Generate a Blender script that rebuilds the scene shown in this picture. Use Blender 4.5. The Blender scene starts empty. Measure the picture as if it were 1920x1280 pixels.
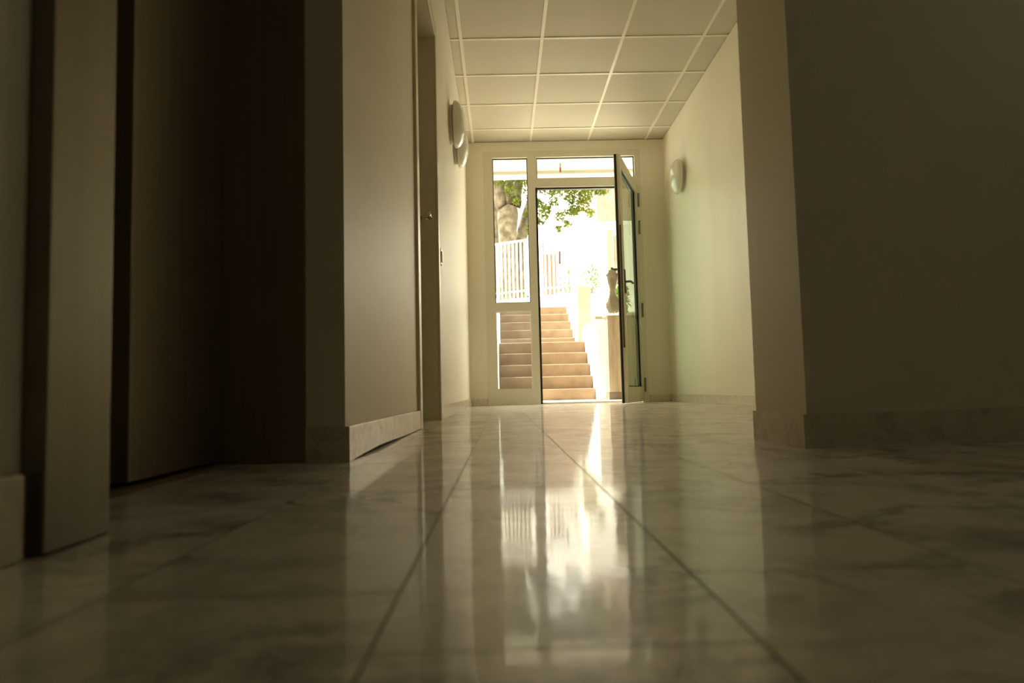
import bpy, bmesh, math, random
from mathutils import Vector, Matrix
random.seed(7)
S = bpy.context.scene
C = S.collection

# ------------------------------------------------------------------ camera, light, exposure
cam_d = bpy.data.cameras.new('camera'); cam = bpy.data.objects.new('camera', cam_d); C.objects.link(cam)
PITCH, ROLL, YAW, CAM_H = .0713, -.0241, .0154, .1336
fwd = Vector((math.sin(YAW)*math.cos(PITCH), math.cos(YAW)*math.cos(PITCH), math.sin(PITCH)))
rt = Vector((math.cos(YAW), -math.sin(YAW), 0)); up = rt.cross(fwd)
r2 = rt*math.cos(ROLL) + up*math.sin(ROLL); u2 = up*math.cos(ROLL) - rt*math.sin(ROLL)
cam.matrix_world = Matrix(((r2.x, u2.x, -fwd.x, 0), (r2.y, u2.y, -fwd.y, 0), (r2.z, u2.z, -fwd.z, CAM_H), (0, 0, 0, 1)))
cam_d.sensor_width = 36; cam_d.lens = 1325.5*36/1920; cam_d.clip_start = .02
cam_d.dof.use_dof = True; cam_d.dof.focus_distance = 4.5; cam_d.dof.aperture_fstop = 5.0
S.camera = cam

W = bpy.data.worlds.new('sky'); S.world = W; W.use_nodes = True
bg = W.node_tree.nodes['Background']; bg.inputs[0].default_value = (1, .93, .75, 1); bg.inputs[1].default_value = 4.5
sun_d = bpy.data.lights.new('sun', 'SUN'); sun = bpy.data.objects.new('sun', sun_d); C.objects.link(sun)
sun_d.energy = 16; sun_d.angle = .01; sun_d.color = (1, .93, .76)
sun.rotation_euler = Vector((-.55, .55, 1.35)).to_track_quat('Z', 'Y').to_euler()
S.view_settings.view_transform = 'Standard'; S.view_settings.look = 'None'
S.view_settings.gamma = 1; S.view_settings.use_curve_mapping = False; S.view_settings.exposure = .55
S.cycles.max_bounces = 16; S.cycles.diffuse_bounces = 10; S.cycles.glossy_bounces = 8; S.cycles.transparent_max_bounces = 16
S.cycles.use_guiding = True; S.cycles.sample_clamp_indirect = 20

# ------------------------------------------------------------------ materials
def mat(name, col, rough=.6, metal=0, spec=.5):
    m = bpy.data.materials.new(name); m.use_nodes = True
    b = m.node_tree.nodes['Principled BSDF']
    b.inputs['Base Color'].default_value = (*col, 1); b.inputs['Roughness'].default_value = rough
    b.inputs['Metallic'].default_value = metal; b.inputs['Specular IOR Level'].default_value = spec
    return m
def N(m, t, **kw):
    n = m.node_tree.nodes.new(t)
    for k, v in kw.items():
        if k in n.inputs: n.inputs[k].default_value = v
        else: setattr(n, k, v)
    return n
def L(m, a, b): m.node_tree.links.new(a, b)
def bsdf(m): return m.node_tree.nodes['Principled BSDF']
def ramp(m, fac, stops):
    r = N(m, 'ShaderNodeValToRGB'); e = r.color_ramp.elements
    while len(e) < len(stops): e.new(.5)
    for i, (p, c) in enumerate(stops): e[i].position = p; e[i].color = (*c, 1)
    L(m, fac, r.inputs[0]); return r.outputs[0]
def mottled(name, c1, c2, scale, rough=.6, bump=0, bscale=None, stretch=None, metal=0, spec=.5, detail=4):
    m = mat(name, c1, rough, metal, spec)
    tc = N(m, 'ShaderNodeTexCoord'); v = tc.outputs['Object']
    if stretch:
        mp = N(m, 'ShaderNodeMapping'); mp.inputs['Scale'].default_value = stretch; L(m, v, mp.inputs[0]); v = mp.outputs[0]
    n = N(m, 'ShaderNodeTexNoise', Scale=scale, Detail=detail); L(m, v, n.inputs['Vector'])
    L(m, ramp(m, n.outputs[0], [(.35, c1), (.65, c2)]), bsdf(m).inputs['Base Color'])
    if bump:
        n2 = N(m, 'ShaderNodeTexNoise', Scale=bscale or scale*6, Detail=3); L(m, v, n2.inputs['Vector'])
        bp = N(m, 'ShaderNodeBump', Strength=bump, Distance=.01); L(m, n2.outputs[0], bp.inputs['Height']); L(m, bp.outputs[0], bsdf(m).inputs['Normal'])
    return m
def wall_paint():
    m = mottled('wall_paint', (.86, .81, .695), (.84, .785, .665), 1.3, .45, .05, 90)
    return m
def marble(name, base, vein, rough, scale=1.0, tiles=False, soft=1.0):
    m = mat(name, base, rough)
    tc = N(m, 'ShaderNodeTexCoord'); v = tc.outputs['Object']
    if tiles:
        at = N(m, 'ShaderNodeAttribute', attribute_name='tile_seed')
        ad = N(m, 'ShaderNodeVectorMath', operation='ADD'); L(m, v, ad.inputs[0]); L(m, at.outputs['Vector'], ad.inputs[1]); v = ad.outputs[0]
    wn = N(m, 'ShaderNodeTexNoise', Scale=3.2*scale, Detail=5, Roughness=.62); L(m, v, wn.inputs['Vector'])
    sc = N(m, 'ShaderNodeVectorMath', operation='SCALE'); L(m, wn.outputs['Color'], sc.inputs[0]); sc.inputs['Scale'].default_value = .38/scale
    ad2 = N(m, 'ShaderNodeVectorMath', operation='ADD'); L(m, v, ad2.inputs[0]); L(m, sc.outputs[0], ad2.inputs[1])
    mp = N(m, 'ShaderNodeMapping'); mp.inputs['Scale'].default_value = (1.0, 1.7, 1) if tiles else (1, .5, 1.6); mp.inputs['Rotation'].default_value = (0, 0, .5); L(m, ad2.outputs[0], mp.inputs[0])
    vn = N(m, 'ShaderNodeTexNoise', Scale=2.6*scale, Detail=6, Roughness=.55); L(m, mp.outputs[0], vn.inputs['Vector'])
    # veins: thin where the warped noise crosses .5
    sb = N(m, 'ShaderNodeMath', operation='SUBTRACT'); L(m, vn.outputs[0], sb.inputs[0]); sb.inputs[1].default_value = .5
    ab = N(m, 'ShaderNodeMath', operation='ABSOLUTE'); L(m, sb.outputs[0], ab.inputs[0])
    line = ramp(m, ab.outputs[0], [(0, (1, 1, 1)), (.018, (.65, .65, .65)), (.06, (0, 0, 0))])
    pn = N(m, 'ShaderNodeTexNoise', Scale=3.0*scale, Detail=2); L(m, v, pn.inputs['Vector'])
    patch = ramp(m, pn.outputs[0], [(.43, (0, 0, 0)), (.60, (1, 1, 1))])
    ml = N(m, 'ShaderNodeMath', operation='MULTIPLY'); L(m, line, ml.inputs[0]); L(m, patch, ml.inputs[1])
    ml2 = N(m, 'ShaderNodeMath', operation='MULTIPLY'); L(m, ml.outputs[0], ml2.inputs[0]); ml2.inputs[1].default_value = .8*soft
    cl = N(m, 'ShaderNodeTexNoise', Scale=5*scale, Detail=5, Roughness=.7); L(m, ad2.outputs[0], cl.inputs['Vector'])
    grey = tuple(.62*b + .38*g for b, g in zip(base, vein))
    cloud = ramp(m, cl.outputs[0], [(.38, grey), (.56, base)])
    mx = N(m, 'ShaderNodeMix', data_type='RGBA'); L(m, ml2.outputs[0], mx.inputs['Factor']); L(m, cloud, mx.inputs[6]); mx.inputs[7].default_value = (*vein, 1)
    L(m, mx.outputs[2], bsdf(m).inputs['Base Color'])
    return m, v

M = {}
M['wall'] = wall_paint()
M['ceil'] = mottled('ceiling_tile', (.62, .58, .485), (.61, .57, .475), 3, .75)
M['grid'] = mat('ceiling_grid_white', (.86, .81, .70), .35)
fm, fv = marble('floor_marble', (.88, .84, .765), (.16, .135, .11), .085, 1.35, True)
# polishing waviness and scuffed patches
pn = N(fm, 'ShaderNodeTexNoise', Scale=9, Detail=6, Roughness=.7); L(fm, fv, pn.inputs['Vector'])
mr = N(fm, 'ShaderNodeMapRange'); L(fm, pn.outputs[0], mr.inputs[0])
mr.inputs[1].default_value = .35; mr.inputs[2].default_value = .7; mr.inputs[3].default_value = .03; mr.inputs[4].default_value = .12
L(fm, mr.outputs[0], bsdf(fm).inputs['Coat Roughness']); bsdf(fm).inputs['Coat Weight'].default_value = .5; bsdf(fm).inputs['Specular IOR Level'].default_value = .5; bsdf(fm).inputs['Roughness'].default_value = .42
bn = N(fm, 'ShaderNodeTexNoise', Scale=70, Detail=2); L(fm, fv, bn.inputs['Vector'])
bp = N(fm, 'ShaderNodeBump', Strength=.03, Distance=.003); L(fm, bn.outputs[0], bp.inputs['Height']); L(fm, bp.outputs[0], bsdf(fm).inputs['Normal']); L(fm, bp.outputs[0], bsdf(fm).inputs['Coat Normal'])
M['floor'] = fm
M['grout'] = mat('grout', (.34, .29, .22), .9)
M['skirt'] = marble('skirting_marble', (.76, .70, .585), (.46, .40, .32), .2, 5, False, .6)[0]
M['alu'] = mottled('painted_aluminium', (.76, .72, .61), (.74, .70, .59), 6, .38)
M['rubber'] = mat('black_gasket', (.012, .014, .010), .45)
M['crack'] = mat('black_gap', (.01, .008, .005), .9)
M['doorpaint'] = mottled('door_paint', (.66, .62, .50), (.64, .60, .48), 4, .3)
M['steel'] = mottled('brushed_steel', (.20, .18, .14), (.185, .165, .128), 60, .33, stretch=(1, 1, .02), metal=1)
M['dsteel'] = mottled('dark_steel', (.34, .30, .24), (.31, .27, .215), 60, .42, stretch=(1, 1, .02), metal=1)
M['sillmetal'] = mat('sill_metal', (.30, .26, .20), .6, .5)
M['chrome'] = mat('satin_chrome', (.62, .60, .55), .18, 1)
M['hingegrey'] = mat('grey_hinge', (.26, .25, .22), .4, .6)
M['lampglass'] = mat('opal_glass', (.82, .80, .74), .12)
M['lampbase'] = mat('lamp_base_plastic', (.62, .59, .52), .4)
M['switch'] = mat('switch_plastic', (.85, .82, .74), .25)
M['conc'] = mottled('stair_concrete', (.20, .138, .083), (.26, .185, .12), 5, .85, .15, 40)
M['pierconc'] = mottled('board_marked_concrete', (.20, .15, .095), (.29, .235, .16), 3.2, .85, .15, 30, stretch=(6, 6, .6))
M['plinth'] = mottled('plinth_concrete', (.10, .072, .052), (.13, .095, .07), 6, .85)
M['white'] = mottled('white_render', (.90, .89, .86), (.86, .85, .81), 2, .8)
M['cream'] = mottled('cream_render', (.85, .80, .58), (.80, .74, .50), 2, .8)
M['yellow'] = mottled('pale_yellow_render', (.33, .30, .17), (.27, .245, .13), 3, .85)
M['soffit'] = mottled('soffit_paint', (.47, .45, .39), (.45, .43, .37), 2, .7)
M['ground'] = mottled('paving', (.66, .63, .56), (.58, .55, .48), 4, .8)
M['soil'] = mottled('planting_soil', (.50, .46, .32), (.38, .36, .20), 3, .95)
M['whitemetal'] = mat('white_painted_metal', (.85, .84, .80), .35)
M['bark'] = mottled('bark', (.075, .058, .038), (.20, .16, .11), 7, .9, .6, 22)
M['palebark'] = mottled('pale_masonry', (.17, .13, .09), (.24, .19, .14), 2.5, .85)
M['wood'] = mottled('brown_wood', (.13, .085, .055), (.19, .13, .09), 6, .7, stretch=(8, 8, .6))
M['carpaint'] = mat('white_car_paint', (.85, .85, .84), .15)
M['carglass'] = mat('dark_car_glass', (.07, .055, .06), .55, 0, .2)
M['orange'] = mat('orange_lens', (.30, .11, .008), .4)
M['plate'] = mat('plate_surround', (.10, .08, .085), .6)
M['red'] = mat('red_tape', (.22, .012, .012), .45)
M['greywire'] = mat('grey_wire', (.30, .27, .21), .5)
M['greyhandle'] = mat('dark_grey_metal', (.16, .14, .11), .4, .7)
M['tyre'] = mat('tyre_rubber', (.03, .03, .03), .8)

def glass(name, tint, refl=1.0):
    m = bpy.data.materials.new(name); m.use_nodes = True; nt = m.node_tree; nt.nodes.clear()
    o = nt.nodes.new('ShaderNodeOutputMaterial'); mx = nt.nodes.new('ShaderNodeMixShader')
    t = nt.nodes.new('ShaderNodeBsdfTransparent'); t.inputs[0].default_value = (*tint, 1)
    g = nt.nodes.new('ShaderNodeBsdfGlossy'); g.inputs['Roughness'].default_value = .01; g.inputs[0].default_value = (.95, 1, .95, 1)
    f = nt.nodes.new('ShaderNodeFresnel'); f.inputs[0].default_value = 1.5
    k = nt.nodes.new('ShaderNodeMath'); k.operation = 'MULTIPLY'; k.inputs[1].default_value = refl; k.use_clamp = True
    nt.links.new(f.outputs[0], k.inputs[0]); nt.links.new(k.outputs[0], mx.inputs[0]); nt.links.new(t.outputs[0], mx.inputs[1]); nt.links.new(g.outputs[0], mx.inputs[2]); nt.links.new(mx.outputs[0], o.inputs[0])
    return m
M['glass'] = glass('window_glass', (.86, .89, .84))
M['doorglass'] = glass('door_glass', (.42, .52, .42), 1.7)
M['lowglass'] = glass('tinted_glass', (.60, .67, .72))
def leafmat(name, c, tr=.5):
    m = bpy.data.materials.new(name); m.use_nodes = True; nt = m.node_tree; nt.nodes.clear()
    o = nt.nodes.new('ShaderNodeOutputMaterial'); mx = nt.nodes.new('ShaderNodeMixShader'); mx.inputs[0].default_value = tr
    d = nt.nodes.new('ShaderNodeBsdfDiffuse'); t = nt.nodes.new('ShaderNodeBsdfTranslucent')
    tc = nt.nodes.new('ShaderNodeTexCoord'); n = nt.nodes.new('ShaderNodeTexNoise'); n.inputs['Scale'].default_value = 3
    r = nt.nodes.new('ShaderNodeValToRGB'); r.color_ramp.elements[0].color = (*c, 1); r.color_ramp.elements[1].color = (c[0]*1.9, c[1]*1.5, c[2]*1.2, 1)
    r.color_ramp.elements[0].position = .35; r.color_ramp.elements[1].position = .7
    nt.links.new(tc.outputs['Object'], n.inputs['Vector']); nt.links.new(n.outputs[0], r.inputs[0])
    for s in (d, t): nt.links.new(r.outputs[0], s.inputs[0])
    nt.links.new(d.outputs[0], mx.inputs[1]); nt.links.new(t.outputs[0], mx.inputs[2]); nt.links.new(mx.outputs[0], o.inputs[0])
    return m
M['leaf'] = leafmat('tree_leaf', (.085, .12, .025))
M['leaf2'] = leafmat('shrub_leaf', (.08, .14, .025))
M['bag'] = mottled('crumpled_bag', (.80, .74, .62), (.93, .89, .80), 14, .5)

# ------------------------------------------------------------------ mesh helpers
def bm_new(): return bmesh.new()
def box(bm, x0, x1, y0, y1, z0, z1, bev=0):
    v = [bm.verts.new((x, y, z)) for x in (x0, x1) for y in (y0, y1) for z in (z0, z1)]
    fs = [bm.faces.new([v[i] for i in f]) for f in ((0, 1, 3, 2), (4, 6, 7, 5), (0, 4, 5, 1), (2, 3, 7, 6), (0, 2, 6, 4), (1, 5, 7, 3))]
    if bev:
        es = {e for f in fs for e in f.edges}
        bmesh.ops.bevel(bm, geom=list(es), offset=bev, segments=2, profile=.6, affect='EDGES')
def prism(bm, pts, z0, z1):
    """a plan outline raised from z0 to z1"""
    a = [bm.verts.new((x, y, z0)) for x, y in pts]; b = [bm.verts.new((x, y, z1)) for x, y in pts]
    n = len(pts); bm.faces.new(a[::-1]); bm.faces.new(b)
    for i in range(n): bm.faces.new((a[i], a[(i+1) % n], b[(i+1) % n], b[i]))
def side_prism(bm, pts, x0, x1):
    """a (y,z) outline carried from x0 to x1"""
    a = [bm.verts.new((x0, y, z)) for y, z in pts]; b = [bm.verts.new((x1, y, z)) for y, z in pts]
    n = len(pts); bm.faces.new(a); bm.faces.new(b[::-1])
    for i in range(n): bm.faces.new((b[i], b[(i+1) % n], a[(i+1) % n], a[i]))
def tube(bm, p0, p1, r0, r1=None, seg=12):
    p0, p1 = Vector(p0), Vector(p1); r1 = r0 if r1 is None else r1
    q = (p1-p0).to_track_quat('Z', 'Y'); A, B = [], []
    for i in range(seg):
        t = 2*math.pi*i/seg; d = q @ Vector((math.cos(t), math.sin(t), 0))
        A.append(bm.verts.new(p0+d*r0)); B.append(bm.verts.new(p1+d*r1))
    bm.faces.new(A[::-1]); bm.faces.new(B)
    for i in range(seg): bm.faces.new((A[i], A[(i+1) % seg], B[(i+1) % seg], B[i]))
def path_tube(bm, pts, r, seg=10):
    for a, b in zip(pts, pts[1:]): tube(bm, a, b, r, r, seg)
    for p in pts[1:-1]:
        bmesh.ops.create_uvsphere(bm, u_segments=seg, v_segments=6, radius=r, matrix=Matrix.Translation(p))
def lathe(bm, prof, seg=40, axis='Z'):
    rings = []
    for r, z in prof:
        if r < 1e-6: rings.append([bm.verts.new((0, 0, z))])
        else: rings.append([bm.verts.new((r*math.cos(2*math.pi*i/seg), r*math.sin(2*math.pi*i/seg), z)) for i in range(seg)])
    for a, b in zip(rings, rings[1:]):
        for i in range(seg):
            j = (i+1) % seg
            if len(a) == 1 and len(b) == 1: continue
            if len(a) == 1: bm.faces.new((a[0], b[i], b[j]))
            elif len(b) == 1: bm.faces.new((a[i], a[j], b[0]))
            else: bm.faces.new((a[i], a[j], b[j], b[i]))
def obj(name, bm, m, parent=None, smooth=False):
    me = bpy.data.meshes.new(name); bmesh.ops.recalc_face_normals(bm, faces=bm.faces[:]); bm.to_mesh(me); bm.free()
    o = bpy.data.objects.new(name, me); C.objects.link(o)
    if m: me.materials.append(M[m] if isinstance(m, str) else m)
    if smooth:
        for p in me.polygons: p.use_smooth = True
    if parent: o.parent = parent
    return o
def boxes(name, lst, m, parent=None, bev=0):
    bm = bm_new()
    for b in lst: box(bm, *b, bev)
    return obj(name, bm, m, parent)
def tag(o, label, cat, group=None, kind=None):
    o['label'] = label; o['category'] = cat
    if group: o['group'] = group
    if kind: o['kind'] = kind
    return o
def struct(o, label, cat): return tag(o, label, cat, None, 'structure')
def thing(name, label, cat, loc=(0, 0, 0), rz=0, group=None, kind=None):
    o = bpy.data.objects.new(name, None); C.objects.link(o); o.location = loc; o.rotation_euler = (0, 0, rz)
    o.empty_display_size = .1
    return tag(o, label, cat, group, kind)

# ------------------------------------------------------------------ room shell
CEIL = 2.731
def make_floor():
    bm = bm_new(); seed = bm.faces.layers.float_vector.new('tile_seed')
    xs = [-.689 + .2055*k for k in range(-5, 20)]
    rnd = random.Random(3)
    start = {3: .378, 2: .49, 4: .52}
    g = .0009
    for k, x in enumerate(xs):
        col = round((x + .0725)/.2055) + 3          # column 3 runs from x = -.0725 to .133
        y = (start.get(col, rnd.random()*.6) % .62) - .62*5
        while y < 7.3:
            y1 = y + .62; a, b = max(y, -2.4), min(y1, 7.28)
            if b - a > .01:
                f = bm.faces.new([bm.verts.new(p) for p in ((x+g, a+g, 0), (x+.2055-g, a+g, 0), (x+.2055-g, b-g, 0), (x+g, b-g, 0))])
                f[seed] = (rnd.random()*20, rnd.random()*20, rnd.random()*3)
                f.material_index = 0
            y = y1
    n = len(bm.faces)
    box(bm, -1.9, 3.6, -2.5, 7.27, -.12, -.0015)
    bm.faces.ensure_lookup_table()
    for f in bm.faces[n:]: f.material_index = 1
    o = obj('floor', bm, 'floor'); o.data.materials.append(M['grout'])
    return struct(o, 'polished white marble tile floor with grey veins', 'floor')
make_floor()

o = boxes('ceiling', [(-1.6, 3.6, -2.5, 7.5, CEIL+.007, CEIL+.12)], 'ceil')
struct(o, 'suspended ceiling of large square off-white panels', 'ceiling')
for i in range(-3, 7):
    x = -.246 + .6*i
    boxes('ceiling_bar', [(x-.012, x+.012, -2.3, 7.2, CEIL, CEIL+.008)], 'grid', o)
for k in range(-12, 4):
    y = 5.048 + .6*k
    boxes('ceiling_bar', [(-1.0, 3.2, y-.012, y+.012, CEIL+.0005, CEIL+.008)], 'grid', o)

XL, XR = -.325, 1.735
ro0, ro1, roz = 2.79, 3.645, 2.035         # opening of the recessed inner door
o = boxes('wall_left', [(-1.1, XL, 1.47, ro0, 0, CEIL), (-1.1, XL, ro1, 7.2, 0, CEIL), (-1.1, XL, ro0, ro1, roz, CEIL), (-1.1, -.46, ro0, ro1, 0, roz)], 'wall')
struct(o, 'cream painted corridor wall with the two round lamps', 'wall')
EY0, EY1 = .736, 1.47
o = boxes('wall_left_lobby', [(-1.1, -.425, -2.4, .633, 0, CEIL), (-1.1, -.425, .66, EY1, 2.301, CEIL), (-1.1, -.425, .633, .66, 0, CEIL)], 'wall')
struct(o, 'dim cream wall beside the steel lift entrance', 'wall')
bm = bm_new()
prism(bm, [(.645, 1.50), (3.4, 1.94), (3.4, 2.30), (2.2, 2.1), (1.735, 1.87), (.645, 1.80)], 0, CEIL)
o = obj('wall_right_pier', bm, 'wall'); struct(o, 'dark shaded partition wall end on the right with a marble skirting', 'wall')
o = boxes('wall_right', [(XR, 2.3, 1.88, 7.2, 0, CEIL)], 'wall'); struct(o, 'bright cream corridor wall with a single round lamp', 'wall')
o = boxes('wall_far', [(-1.1, -.147, 7.2, 7.42, 0, CEIL), (1.49, 2.3, 7.2, 7.42, 0, CEIL), (-.147, 1.49, 7.2, 7.42, 2.63, CEIL)], 'wall')
struct(o, 'cream end wall around the glazed entrance', 'wall')
o = boxes('wall_back', [(-1.1, 3.6, -2.5, -2.4, 0, CEIL)], 'wall'); struct(o, 'plain lobby wall behind the viewer', 'wall')
o = boxes('wall_right_lobby', [(3.4, 3.6, -2.4, .9, 0, CEIL), (3.4, 3.6, 1.5, 2.4, 0, CEIL), (3.4, 3.6, .9, 1.5, 0, 2.0), (3.4, 3.6, .9, 1.5, 2.4, CEIL)], 'wall'); struct(o, 'plain lobby side wall out of view', 'wall')

# added window, out of view, letting in sky light to brighten the lobby
bm = bm_new()
for a in ((3.46, 3.52, .9, .93, 2.0, 2.4), (3.46, 3.52, 1.47, 1.5, 2.0, 2.4), (3.46, 3.52, .93, 1.47, 2.0, 2.03), (3.46, 3.52, .93, 1.47, 2.37, 2.4)): box(bm, *a)
o = obj('added_fill_window', bm, 'alu'); struct(o, 'small added window out of view that brightens the lobby', 'window')
bm = bm_new(); bm.faces.new([bm.verts.new(p) for p in ((3.49, .93, 2.03), (3.49, 1.47, 2.03), (3.49, 1.47, 2.37), (3.49, .93, 2.37))]); obj('pane', bm, 'glass', o)
# baseboards
BH = .072
bm = bm_new(); prism(bm, [(-.404, 1.459), (XL+.011, 1.459), (XL+.011, ro0-.075), (XL-.001, ro0-.075), (XL-.001, 1.4705), (-.404, 1.4705)], 0, BH)
bmesh.ops.bevel(bm, geom=[e for e in bm.edges if all(v.co.z > BH-1e-4 for v in e.verts)], offset=.002, segments=2, profile=.6, affect='EDGES')
o = obj('baseboard_left', bm, 'skirt')
struct(o, 'scuffed marble skirting at the foot of the left wall corner', 'baseboard')
bm = bm_new()      # the open black joint under the skirting
vs = [(1.50, .0), (1.62, .0), (1.80, .0), (2.02, .0), (2.30, .0), (2.70, .0)]
tops = [.001, .0045, .008, .0065, .0028, .0015]
a = [bm.verts.new((XL+.0116, y, .0004)) for y, _ in vs]; b = [bm.verts.new((XL+.0116, y, t)) for (y, _), t in zip(vs, tops)]
for i in range(5): bm.faces.new((a[i], a[i+1], b[i+1], b[i]))
a2 = [bm.verts.new((XL+.006, y, .0004)) for y, _ in vs]
for i in range(5): bm.faces.new((a[i], a2[i], a2[i+1], a[i+1]))
obj('joint_gap', bm, 'crack', o)
o = boxes('baseboard_left_far', [(XL-.001, XL+.011, ro1+.075, 7.2, 0, BH)], 'skirt', bev=.002); struct(o, 'pale marble skirting beyond the inner door on the left', 'baseboard')
o = boxes('baseboard_far_left', [(XL+.011, -.15, 7.188, 7.201, 0, BH)], 'skirt', bev=.002); struct(o, 'short skirting left of the glazed entrance', 'baseboard')
o = boxes('baseboard_far_right', [(1.50, XR-.011, 7.188, 7.201, 0, BH)], 'skirt', bev=.002); struct(o, 'short skirting right of the glazed entrance', 'baseboard')
o = boxes('baseboard_right', [(XR-.011, XR+.001, 1.89, 7.2, 0, BH)], 'skirt', bev=.002); struct(o, 'pale skirting along the bright right wall', 'baseboard')
bm = bm_new()
prism(bm, [(.633, 1.487), (3.4, 1.928), (3.4, 1.95), (.646, 1.502), (.646, 1.79), (.633, 1.79)], 0, BH)
o = obj('baseboard_right_pier', bm, 'skirt'); struct(o, 'marble skirting wrapping the dark partition end', 'baseboard')
o = boxes('baseboard_left_lobby', [(-.426, -.412, -2.4, .622, 0, .0735)], 'skirt', bev=.003); struct(o, 'blurred skirting left of the steel lift jamb', 'baseboard')

# ------------------------------------------------------------------ lift
e = thing('elevator', 'dark brushed steel lift entrance with sliding doors and steel jambs', 'elevator', (-.59, 1.1, 0))
def eb(name, lst, m, bev=0):
    o = boxes(name, [(x0+.59, x1+.59, y0-1.1, y1-1.1, z0, z1) for x0, x1, y0, y1, z0, z1 in lst], m, e, bev); return o
p = eb('jamb', [(-.4245, -.403, .633, EY0, .002, 2.3)], 'steel', .0012); p['label'] = 'wide steel jamb catching warm light'
eb('jamb_return', [(-.66, -.425, EY0-.012, EY0, .002, 2.2)], 'dsteel')
bm = bm_new(); prism(bm, [(-.405+.59, 1.460-1.1), (-.405+.59, 1.4695-1.1), (-.7+.59, 1.4695-1.1), (-.7+.59, 1.460-1.1)], .002, 2.2); obj('jamb', bm, 'dsteel', e)
p = eb('door_panel', [(-.607, -.574, 1.10, 1.459, .009, 2.2)], 'dsteel', .0025)
p = eb('door_panel', [(-.647, -.614, .75, 1.15, .012, 2.2)], 'dsteel', .002)
eb('header', [(-.7, -.403, .737, 1.4595, 2.2, 2.3)], 'dsteel')
eb('sill', [(-.69, -.541, .737, 1.459, -.0012, .0015)], 'sillmetal')
eb('shaft_lining', [(-.75, -.70, .664, 1.468, .0, 2.3)], 'rubber')

# ------------------------------------------------------------------ inner door in the left wall
d = thing('door_2', 'cream inner door set back in a pale frame on the left wall', 'door', (-.41, 3.2, 0), kind='structure')
def db(name, lst, m, bev=0):
    return boxes(name, [(x0+.41, x1+.41, y0-3.2, y1-3.2, z0, z1) for x0, x1, y0, y1, z0, z1 in lst], m, d, bev)
db('frame', [(XL-.001, XL+.012, ro0-.072, ro0+.004, 0, roz+.072), (XL-.001, XL+.012, ro1-.004, ro1+.072, 0, roz+.072), (XL-.001, XL+.012, ro0+.004, ro1-.004, roz-.004, roz+.072)], 'doorpaint', .004)
db('jamb_lining', [(-.46, XL-.0005, ro0-.001, ro0+.012, 0, roz), (-.46, XL-.0005, ro1-.012, ro1+.001, 0, roz), (-.46, XL-.0005, ro0+.012, ro1-.012, roz-.012, roz+.001)], 'doorpaint')
db('leaf', [(-.455, -.41, ro0+.014, ro1-.014, .006, roz-.014)], 'doorpaint', .002)
bm = bm_new(); hy = ro1-.085-3.2
tube(bm, (0, hy, 1.03), (.008, hy, 1.03), .026, .026, 20)
path_tube(bm, [(.006, hy, 1.03), (.058, hy, 1.03), (.064, hy-.012, 1.03), (.064, hy-.12, 1.03)], .0095)
obj('handle', bm, 'chrome', d, True)

# ------------------------------------------------------------------ light switch
o = boxes('light_switch', [(-.001, .008, -.042, .042, -.042, .042)], 'switch', bev=.003); o.location = (XL, 3.86, .885)
tag(o, 'small white wall switch just past the inner door frame', 'light switch')
boxes('rocker', [(.008, .014, -.022, .022, -.028, .028)], 'switch', o, .002)

# ------------------------------------------------------------------ round wall lamps
def make_lamp(x, y, z, side, label):
    t = thing('wall_lamp', label, 'lamp', (x, y, z), 0, 'round opal wall lamps')
    rot = Matrix.Rotation(math.pi/2*side, 4, 'Y')
    bm = bm_new(); lathe(bm, [(0, 0), (.135, 0), (.135, .022), (.12, .028), (0, .028)], 48); bmesh.ops.transform(bm, matrix=rot, verts=bm.verts[:]); obj('base', bm, 'lampbase', t, False)
    bm = bm_new(); prof = [(0, .028), (.150, .028), (.160, .032), (.163, .038)]
    for i in range(1, 15):
        a = math.pi/2*i/14; prof.append((.163*math.cos(a) if i < 14 else 0, .038+.072*math.sin(a)))
    lathe(bm, prof, 56); bmesh.ops.transform(bm, matrix=rot, verts=bm.verts[:]); obj('shade', bm, 'lampglass', t, True)
make_lamp(XL, 4.86, 2.02, 1, 'round opal lamp on the left wall, the nearer of the overlapping pair')
make_lamp(XL, 5.30, 2.02, 1, 'round opal lamp on the left wall half hidden behind the nearer one')
make_lamp(XR, 6.50, 2.115, -1, 'single round opal lamp high on the bright right wall')

# ------------------------------------------------------------------ glazed entrance
def ring(bm, x0, x1, z0, z1, y0, y1, w):
    box(bm, x0, x0+w, y0, y1, z0, z1); box(bm, x1-w, x1, y0, y1, z0, z1); box(bm, x0+w, x1-w, y0, y1, z0, z0+w); box(bm, x0+w, x1-w, y0, y1, z1-w, z1)
FY0, FY1 = 7.196, 7.266
o = boxes('window_1', [(-.147, -.05, FY0, FY1, 0, 2.63), (1.43, 1.49, FY0, FY1, 0, 2.63), (-.05, 1.43, FY0, FY1, 2.563, 2.63), (.315, .39, FY0, FY1, 0, 2.563),
    (.39, 1.43, FY0, FY1, 2.246, 2.34), (-.05, .315, FY0, FY1, .96, 1.045), (-.05, .315, FY0, FY1, 0, .158), (.39, .408, FY0, FY1, 2.34, 2.563)], 'alu')
struct(o, 'pale aluminium entrance frame with a sidelight and a transom pane', 'window')
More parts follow.
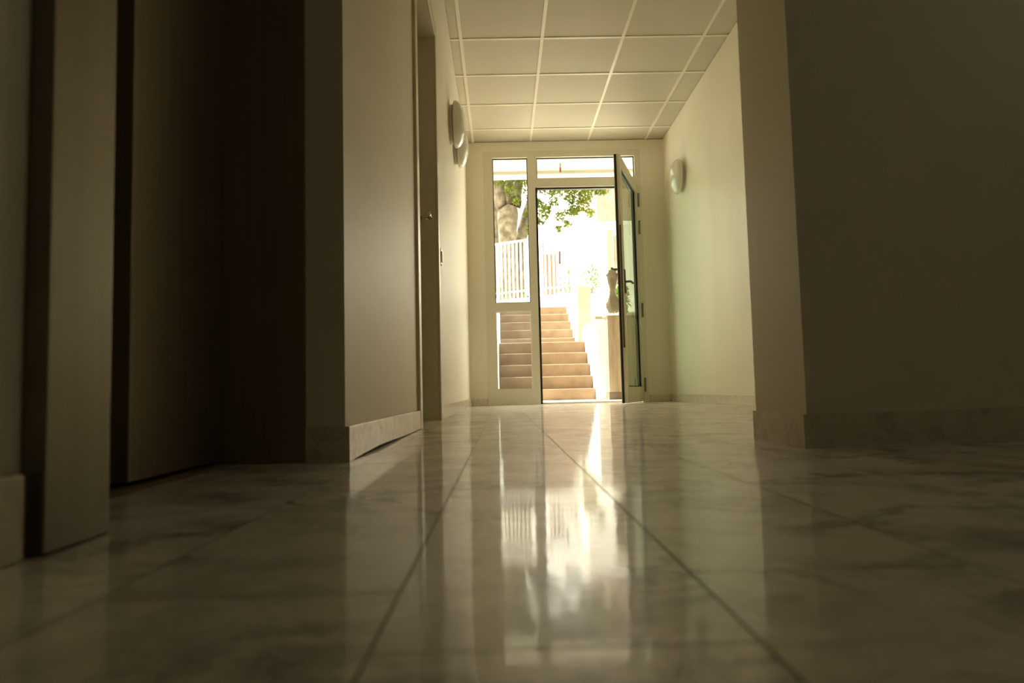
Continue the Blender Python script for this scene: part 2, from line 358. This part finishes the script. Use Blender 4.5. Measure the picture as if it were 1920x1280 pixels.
for nm, x0, x1, z0, z1, gm in (('upper_pane', -.05, .315, 1.045, 2.563, 'glass'), ('transom_pane', .408, 1.43, 2.34, 2.563, 'glass'), ('lower_pane', -.05, .315, .158, .96, 'lowglass')):
    bm = bm_new(); v = [bm.verts.new(p) for p in ((x0, 7.245, z0), (x1, 7.245, z0), (x1, 7.245, z1), (x0, 7.245, z1))]; bm.faces.new(v)
    p = obj(nm, bm, gm, o)
    bm = bm_new(); ring(bm, x0, x1, z0, z1, 7.228, 7.244, .009); obj('gasket' if gm == 'glass' else 'bead', bm, 'rubber' if gm == 'glass' else 'alu', o)
boxes('door_seal', [(.388, .412, 7.215, 7.262, .0, 2.247), (.412, 1.43, 7.222, 7.262, 2.228, 2.247)], 'rubber', o)
HX, HY = 1.445, 7.188
hp = boxes('threshold', [(.39, 1.43, 7.2, 7.27, -.01, .004)], 'alu', o)

ang = math.atan2(6.2-HY, 1.10-HX) - math.pi
d = thing('door_1', 'open glass entrance door swung into the corridor', 'door', (HX, HY, 0), ang, kind='structure')
LW = 1.046; T = .055
boxes('leaf_frame', [(-.075, 0, 0, T, .012, 2.245), (-LW, -LW+.075, 0, T, .012, 2.245), (-LW+.075, -.075, 0, T, .012, .155), (-LW+.075, -.075, 0, T, 2.15, 2.245)], 'alu', d)
boxes('edge_seal', [(-LW-.006, -LW, .030, .048, .012, 2.245)], 'rubber', d)
boxes('lock_strip', [(-LW-.002, -LW, .008, .024, .5, 1.6)], 'steel', d)
bm = bm_new(); bm.faces.new([bm.verts.new(p) for p in ((-LW+.075, .036, .155), (-.075, .036, .155), (-.075, .036, 2.15), (-LW+.075, .036, 2.15))])
obj('pane', bm, 'doorglass', d)
bm = bm_new(); ring(bm, -LW+.075, -.075, .155, 2.15, .018, .0355, .010); obj('gasket', bm, 'rubber', d)
bm = bm_new(); box(bm, -LW+.018, -LW+.058, -.010, 0, .985, 1.20, .002)
path_tube(bm, [Vector((-LW+.038, -.006, 1.09)), Vector((-LW+.038, -.052, 1.09)), Vector((-LW+.055, -.056, 1.09)), Vector((-LW+.16, -.056, 1.09))], .010)
obj('lever_handle', bm, 'greyhandle', d)
bm = bm_new(); tube(bm, (-LW+.038, 0, 1.0), (-LW+.038, -.016, 1.0), .014); obj('lock_cylinder', bm, 'greyhandle', d)
bm = bm_new()      # pull handle on the outer face
for z in (.872, 1.208): tube(bm, (-LW+.05, T, z), (-LW+.05, T+.055, z), .011)
tube(bm, (-LW+.05, T+.055, .852), (-LW+.05, T+.055, 1.228), .0125)
obj('pull_handle', bm, 'greyhandle', d)
for z in (2.09, 1.80, .94, .175):
    bm = bm_new(); tube(bm, (.010, -.010, z-.072), (.010, -.010, z), .010); tube(bm, (.018, -.010, z+.002), (.018, -.010, z+.072), .011); box(bm, 0, .026, -.006, .0, z-.07, z+.07)
    obj('hinge', bm, 'hingegrey', d)
# crumpled bag tied round the pull handle
bm = bm_new(); rr = random.Random(5); seg = 22
prof = [(.02, -.190), (.040, -.18), (.060, -.15), (.062, -.115), (.052, -.08), (.040, -.045), (.027, -.01), (.022, .02), (.027, .045), (.036, .08), (.042, .115), (.050, .140), (.066, .150), (.040, .165), (.032, .185), (.018, .192)]
R_ = []
for k, (r, z) in enumerate(prof):
    R_.append([bm.verts.new((r*(1+.28*math.sin(3*t+k*.5)*math.sin(5*t+1.3*k))*math.cos(t), r*(1+.22*math.cos(4*t+k))*math.sin(t), z+.008*math.sin(4*t+k))) for t in [2*math.pi*i/seg for i in range(seg)]])
for a, b in zip(R_, R_[1:]):
    for i in range(seg): bm.faces.new((a[i], a[(i+1) % seg], b[(i+1) % seg], b[i]))
bm.faces.new(R_[0][::-1]); bm.faces.new(R_[-1])
c = Matrix.Rotation(ang, 4, 'Z') @ Vector((-LW+.05, T+.055, 0))
o = obj('bag', bm, 'bag', None, True); o.location = (HX+c.x, HY+c.y, 1.01)
tag(o, 'crumpled pale bag tied round the outside pull handle of the glass door', 'bag')

# ------------------------------------------------------------------ outside
o = boxes('ground', [(-7, 9, 7.27, 9.2, -.2, .016)], 'ground'); struct(o, 'sunlit paving strip between the entrance and the steps', 'ground')
bm = bm_new()
side_prism(bm, [(7.42, 2.90), (8.73, 2.90), (8.73, 2.862), (8.95, 2.862), (8.95, 3.2), (7.42, 3.2)], -4, 6)
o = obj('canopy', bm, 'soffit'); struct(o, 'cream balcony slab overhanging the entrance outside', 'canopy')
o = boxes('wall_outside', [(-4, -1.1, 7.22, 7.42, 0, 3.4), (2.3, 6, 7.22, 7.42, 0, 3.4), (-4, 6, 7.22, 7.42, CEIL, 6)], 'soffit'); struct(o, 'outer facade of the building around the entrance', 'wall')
t = thing('hanging_wire', 'short grey wire end with red tip hanging under the balcony slab', 'wire', (.77, 8.45, 2.9))
bm = bm_new(); path_tube(bm, [Vector((0, 0, .0)), Vector((.002, 0, -.03)), Vector((0, 0, -.055))], .011); obj('wire', bm, 'greywire', t)
bm = bm_new(); tube(bm, (0, 0, -.05), (0, 0, -.108), .012, .010); obj('tip', bm, 'red', t)

# steps: two flights with a landing
def flight(name, y0, tread, z0, n, rise, xl, xr, yend, label):
    pts = [(y0, z0)]
    for k in range(n):
        z = z0 + rise*(k+1); pts.append((y0+tread*k, z)); 
        if k < n-1: pts.append((y0+tread*(k+1), z))
    pts.append((yend, z0+rise*n)); pts.append((yend, z0))
    bm = bm_new(); side_prism(bm, pts, xl, xr)
    nose = [e for e in bm.edges if all(any(abs(v.co.y-(y0+tread*k)) < 1e-4 and abs(v.co.z-(z0+rise*(k+1))) < 1e-4 for k in range(n)) for v in e.verts)]
    bmesh.ops.bevel(bm, geom=nose, offset=.014, segments=2, profile=.5, affect='EDGES')
    o = obj(name, bm, 'conc'); struct(o, label, 'stairs'); return o
flight('stairs', 8.85, .25, -.008, 5, .165, -.03, 1.165, 11.3, 'lower flight of concrete steps outside the open door')
flight('stairs', 11.3, .33, .817, 5, .165, -.008, 1.185, 13.0, 'upper flight of concrete steps beyond the landing')
o = boxes('bank_wall', [(-3, -.034, 8.9, 11.3, 0, .80), (-3, -.012, 11.3, 13.0, .0, 1.64)], 'white'); struct(o, 'white retaining wall left of the steps', 'wall')
bm = bm_new(); box(bm, 1.17, 1.34, 8.62, 10.2, 0, 1.0); o = obj('parapet', bm, 'white'); struct(o, 'low white parapet along the right of the steps', 'wall')
boxes('coping', [(1.16, 1.36, 8.62, 10.22, 1.0, 1.035)], 'yellow', o)
o = boxes('garden_ground', [(1.34, 9, 8.9, 14.0, -.1, .95)], 'white'); struct(o, 'pale raised ground right of the steps', 'ground')
# terrace following the railing line
bm = bm_new(); prism(bm, [(-6, 17.2), (-.08, 13.6), (1.35, 12.72), (9, 12.72), (9, 17), (-6, 17.5)], .5, 1.88)
o = obj('terrace', bm, 'white'); struct(o, 'white kerb and terrace above the steps', 'ground')
o = boxes('landing', [(-3, 1.6, 12.9, 15, .5, 1.642)], 'conc'); struct(o, 'concrete landing at the top of the steps', 'ground')
bm = bm_new(); side_prism(bm, [(15, 1.5), (15, 1.95), (20, 2.55), (45, 2.8), (45, 1.5)], -14, 16); o = obj('street', bm, 'ground'); struct(o, 'pale street rising behind the railing', 'street')

t = thing('concrete_pier', 'board-marked concrete pier with white cap outside the open door', 'pier', (1.6, 8.35, .016))
boxes('shaft', [(-.35, .45, -.12, .12, .085, .985)], 'pierconc', t, .006); boxes('plinth', [(-.356, .456, -.126, .126, 0, .085)], 'plinth', t); boxes('cap', [(-.37, .47, -.14, .14, .985, 1.018)], 'white', t, .004)
t = thing('garden_pier', 'pale yellow sunlit pier beside the upper steps', 'pier', (1.43, 12.0, .95))
boxes('shaft', [(-.105, .105, -.105, .105, 0, .95)], 'yellow', t, .006); boxes('cap', [(-.12, .12, -.12, .12, .95, .99)], 'white', t, .004)

# white railing
p0, p1 = Vector((-1.0, 14.166, 1.87)), Vector((1.30, 12.752, 1.87)); dv = p1-p0; ln = dv.length; ra = math.atan2(dv.y, dv.x)
t = thing('railing', 'white metal railing with close vertical bars above the steps', 'railing', p0, ra)
for z, h in ((1.15, .035), (.185, .028), (.035, .028)): boxes('rail', [(0, ln, -.016, .016, z-h, z)], 'whitemetal', t)
nb = int(ln/.086)
for i in range(nb+1):
    x = ln*i/nb; w = .028 if i % 10 == 3 else .0135
    boxes('post' if i % 10 == 3 else 'baluster', [(x-w, x+w, -.012, .012, 0 if i % 10 == 3 else .02, 1.12)], 'whitemetal', t)

# trees
def skin_tree(name, verts, edges, radii, m, parent):
    me = bpy.data.meshes.new(name); me.from_pydata(verts, edges, []); o = bpy.data.objects.new(name, me); C.objects.link(o)
    md = o.modifiers.new('skin', 'SKIN'); 
    for v, r in zip(me.skin_vertices[0].data, radii): v.radius = (r, r)
    me.skin_vertices[0].data[0].use_root = True
    o.modifiers.new('sub', 'SUBSURF').levels = 2; o.modifiers['sub'].render_levels = 2
    dg = bpy.context.evaluated_depsgraph_get(); me2 = bpy.data.meshes.new_from_object(o.evaluated_get(dg)); o.modifiers.clear(); o.data = me2
    me2.materials.clear(); me2.materials.append(M[m]); o.parent = parent
    for p in me2.polygons: p.use_smooth = True
    return o
def leaves(bm, c, rad, n, size, rnd):
    for _ in range(n):
        while True:
            q = Vector((rnd.uniform(-1, 1), rnd.uniform(-1, 1), rnd.uniform(-1, 1)))
            if q.length < 1: break
        p = Vector(c) + Vector((q.x*rad[0], q.y*rad[1], q.z*rad[2])); s = size*rnd.uniform(.6, 1.2)
        a = Matrix.Rotation(rnd.uniform(0, 6.28), 3, 'Z') @ Matrix.Rotation(rnd.uniform(-1.1, 1.1), 3, 'X') @ Matrix.Rotation(rnd.uniform(-1.1, 1.1), 3, 'Y')
        pts = [(0, -s, 0), (.42*s, -.1*s, .12*s), (0, s, 0), (-.42*s, -.1*s, .12*s)]
        v = [bm.verts.new(p + a @ Vector(x)) for x in pts]; bm.faces.new((v[0], v[1], v[2])); bm.faces.new((v[0], v[2], v[3]))
rnd = random.Random(11)
BX, BY, BZ = .2, 16.0, 2.0
t = thing('tree', 'large forked tree behind the white railing', 'tree', (BX, BY, BZ))
V = [(0, 0, -.1), (.0, 0, .35), (.0, 0, 1.4), (.01, 0, 2.05), (-.15, .05, 2.55), (-.2, .1, 3.3), (-.4, .2, 4.6), (.22, -.05, 2.6), (.36, -.1, 3.3), (.9, -.3, 4.6), (.06, .3, 2.6), (.1, .5, 3.6)]
E = [(0, 1), (1, 2), (2, 3), (3, 4), (4, 5), (5, 6), (3, 7), (7, 8), (8, 9), (3, 10), (10, 11)]
skin_tree('trunk', V, E, [.34, .25, .205, .23, .155, .13, .08, .125, .10, .06, .13, .10], 'bark', t)
bm = bm_new()
clumps = [(-.1, -.4, 2.95, .28), (.2, -.5, 2.98, .22), (.42, -.4, 2.75, .22), (.55, -.3, 2.45, .17), (.5, -.2, 3.05, .3), (.88, -.3, 2.72, .2), (1.1, -.4, 2.95, .25), (1.35, -.3, 2.9, .3), (1.7, -.4, 2.95, .3), (2.0, -.3, 2.85, .28), (1.2, -.5, 2.75, .2), (1.5, -.4, 2.72, .2), (.9, -.4, 2.9, .18), (1.75, -.5, 2.38, .14), (2.1, -.4, 2.6, .14), (1.21, -.5, 2.02, .17), (1.45, -.5, 2.13, .17), (.86, -.5, 2.19, .14), (.63, -.5, 2.31, .14), (1.68, -.5, 2.25, .16), (1.85, -.5, 2.07, .12), (1.15, -.5, 1.72, .09), (.51, -.5, 1.74, .15), (.74, -.5, 1.9, .09), (1.04, -.5, 2.34, .14), (1.39, -.5, 2.39, .14), (.45, -.5, 2.07, .09), (1.33, -.5, 1.86, .12), (.1, -.5, 2.62, .16), (.22, -.5, 2.38, .1),
          (1.35, -.6, 2.55, .2), (1.6, -.5, 2.5, .26), (1.85, -.4, 2.62, .2), (1.5, -.3, 2.18, .14), (.82, -.2, 2.18, .2), (.74, -.2, 2.4, .12), (1.1, -.3, 2.62, .13), (2.25, -.2, 2.72, .16), (.3, -.3, 3.35, .5), (1.2, -.2, 3.5, .55), (2, -.1, 3.5, .5),
          (-.6, -.2, 3.2, .4), (-.2, 0, 4, .8), (1, 0, 4.2, .9), (2, 0, 4.2, .7), (.5, .2, 5, 1.1), (-.9, .1, 3.9, .5), (1.5, .8, 4.6, .9)]
for x, y, z, r in clumps: leaves(bm, (x, y, z), (r, r, r*.85), int(150*r**1.6/.16*1.2)+22, .055, rnd)
obj('foliage', bm, 'leaf', t)
t = thing('tree', 'leaning brown tree trunk right of the forked tree', 'tree', (.42, 16.4, 2.05))
skin_tree('trunk', [(0, 0, -.1), (.02, 0, .8), (.06, 0, 1.5), (.22, 0, 2.1), (.40, .1, 2.7), (.7, .2, 3.6)], [(i, i+1) for i in range(5)], [.20, .16, .155, .14, .11, .08], 'bark', t)
bm = bm_new()
for x, y, z, r in ((.6, 0, 3.2, .4), (1.0, .3, 3.7, .6), (.4, .3, 4.1, .6), (.95, .1, 2.8, .2)): leaves(bm, (x, y, z), (r, r, r), int(400*r*r)+10, .075, rnd)
obj('foliage', bm, 'leaf', t)
t = thing('tree', 'slim trunk partly hidden by the left edge of the sidelight pane', 'tree', (-.12, 17.2, 2.05))
skin_tree('trunk', [(0, 0, -.1), (.03, 0, 1.2), (.0, 0, 2.2), (.1, 0, 3.4), (-.1, 0, 4.4)], [(i, i+1) for i in range(4)], [.2, .13, .12, .12, .08], 'bark', t)
bm = bm_new()
for x, y, z, r in ((.2, 0, 3.0, .3), (-.2, .2, 2.6, .3), (.0, .3, 4, .8), (-.5, .3, 3.2, .5)): leaves(bm, (x, y, z), (r, r, r), int(380*r*r)+14, .08, rnd)
obj('foliage', bm, 'leaf', t)

# shrubs
def shrub(x, y, z, r, h, n, label):
    t = thing('shrub', label, 'shrub', (x, y, z)); bm = bm_new()
    leaves(bm, (0, 0, h*.55), (r, r, h*.5), n, .05, rnd); obj('foliage', bm, 'leaf2', t)
    bm = bm_new()
    for k in range(5): a = k*1.3; tube(bm, (0, 0, -.02), (r*.5*math.cos(a), r*.5*math.sin(a), h*.6), .008, .004, 6)
    obj('stems', bm, 'bark', t)
shrub(.02, 14.5, 1.88, .22, .42, 120, 'low green shrub behind the left end of the railing')
shrub(.62, 14.3, 1.88, .2, .40, 120, 'low green shrub behind the railing beneath the leaning trunk')
shrub(1.25, 13.7, 1.88, .22, .36, 120, 'low green shrub behind the right end of the railing')
shrub(1.50, 8.75, .95, .12, .52, 130, 'bright green plant just behind the concrete pier')
shrub(1.72, 13.2, 1.88, .16, .62, 70, 'thin pale green plant above the yellow pier')

# background buildings, gate and van
t = thing('house', 'low white house with pale pilasters right of the steps', 'building', (2.1, 18.0, 2.2))
boxes('walls', [(0, 6, 0, 2, 0, 2.16)], 'white', t); boxes('cornice', [(-.06, 6.06, -.1, 2, 2.16, 2.26)], 'white', t)
for x in (.70, .98, 2.2, 3.4): boxes('pilaster', [(x, x+.13, -.05, 0, 0, 2.05)], 'yellow', t)
for x in (.86, 1.5): boxes('shutter', [(x, x+.1, -.03, 0, .7, 1.9)], 'palebark', t)
t = thing('apartment_building', 'beige masonry building rising behind the low white house', 'building', (3.7, 26, 2.4))
boxes('walls', [(0, 7, 0, 6, 0, 9)], 'palebark', t)
for z in (2.8, 5.6):
    for x in (1.2, 3.6): boxes('window', [(x, x+1, -.02, .05, z, z+1.3)], 'carglass', t)
t = thing('wooden_fence', 'brown wooden fence panel with a tall thin post behind the railing', 'fence', (1.24, 19.0, 2.43))
boxes('panel', [(0, .30, 0, .05, 0, 1.42)], 'wood', t); boxes('post', [(-.05, .0, -.02, .06, 0, 1.75)], 'wood', t)
t = thing('van', 'white parked van washed out by sunlight behind the railing', 'van', (1.52, 20.4, 2.56))
bm = bm_new(); box(bm, 0, 1.6, 0, 3.6, .25, 1.1, .06); obj('body', bm, 'carpaint', t)
bm = bm_new(); box(bm, .06, 1.54, .1, 2.6, 1.08, 1.8, .1); obj('cab', bm, 'carpaint', t)
boxes('rear_window', [(.16, .34, .085, .11, 1.28, 1.66)], 'carglass', t); boxes('rear_window', [(.62, 1.36, .085, .11, 1.28, 1.66)], 'carglass', t)
boxes('tail_light', [(.46, .54, -.02, .02, .96, 1.08)], 'orange', t)
bm = bm_new(); ring(bm, .06, .52, .62, .86, -.012, .01, .03); obj('plate_surround', bm, 'plate', t)
for x in (.08, 1.34):
    for y in (.7, 2.9):
        bm = bm_new(); tube(bm, (x, y, .3), (x+.2, y, .3), .3, .3, 24); obj('wheel', bm, 'tyre', t)
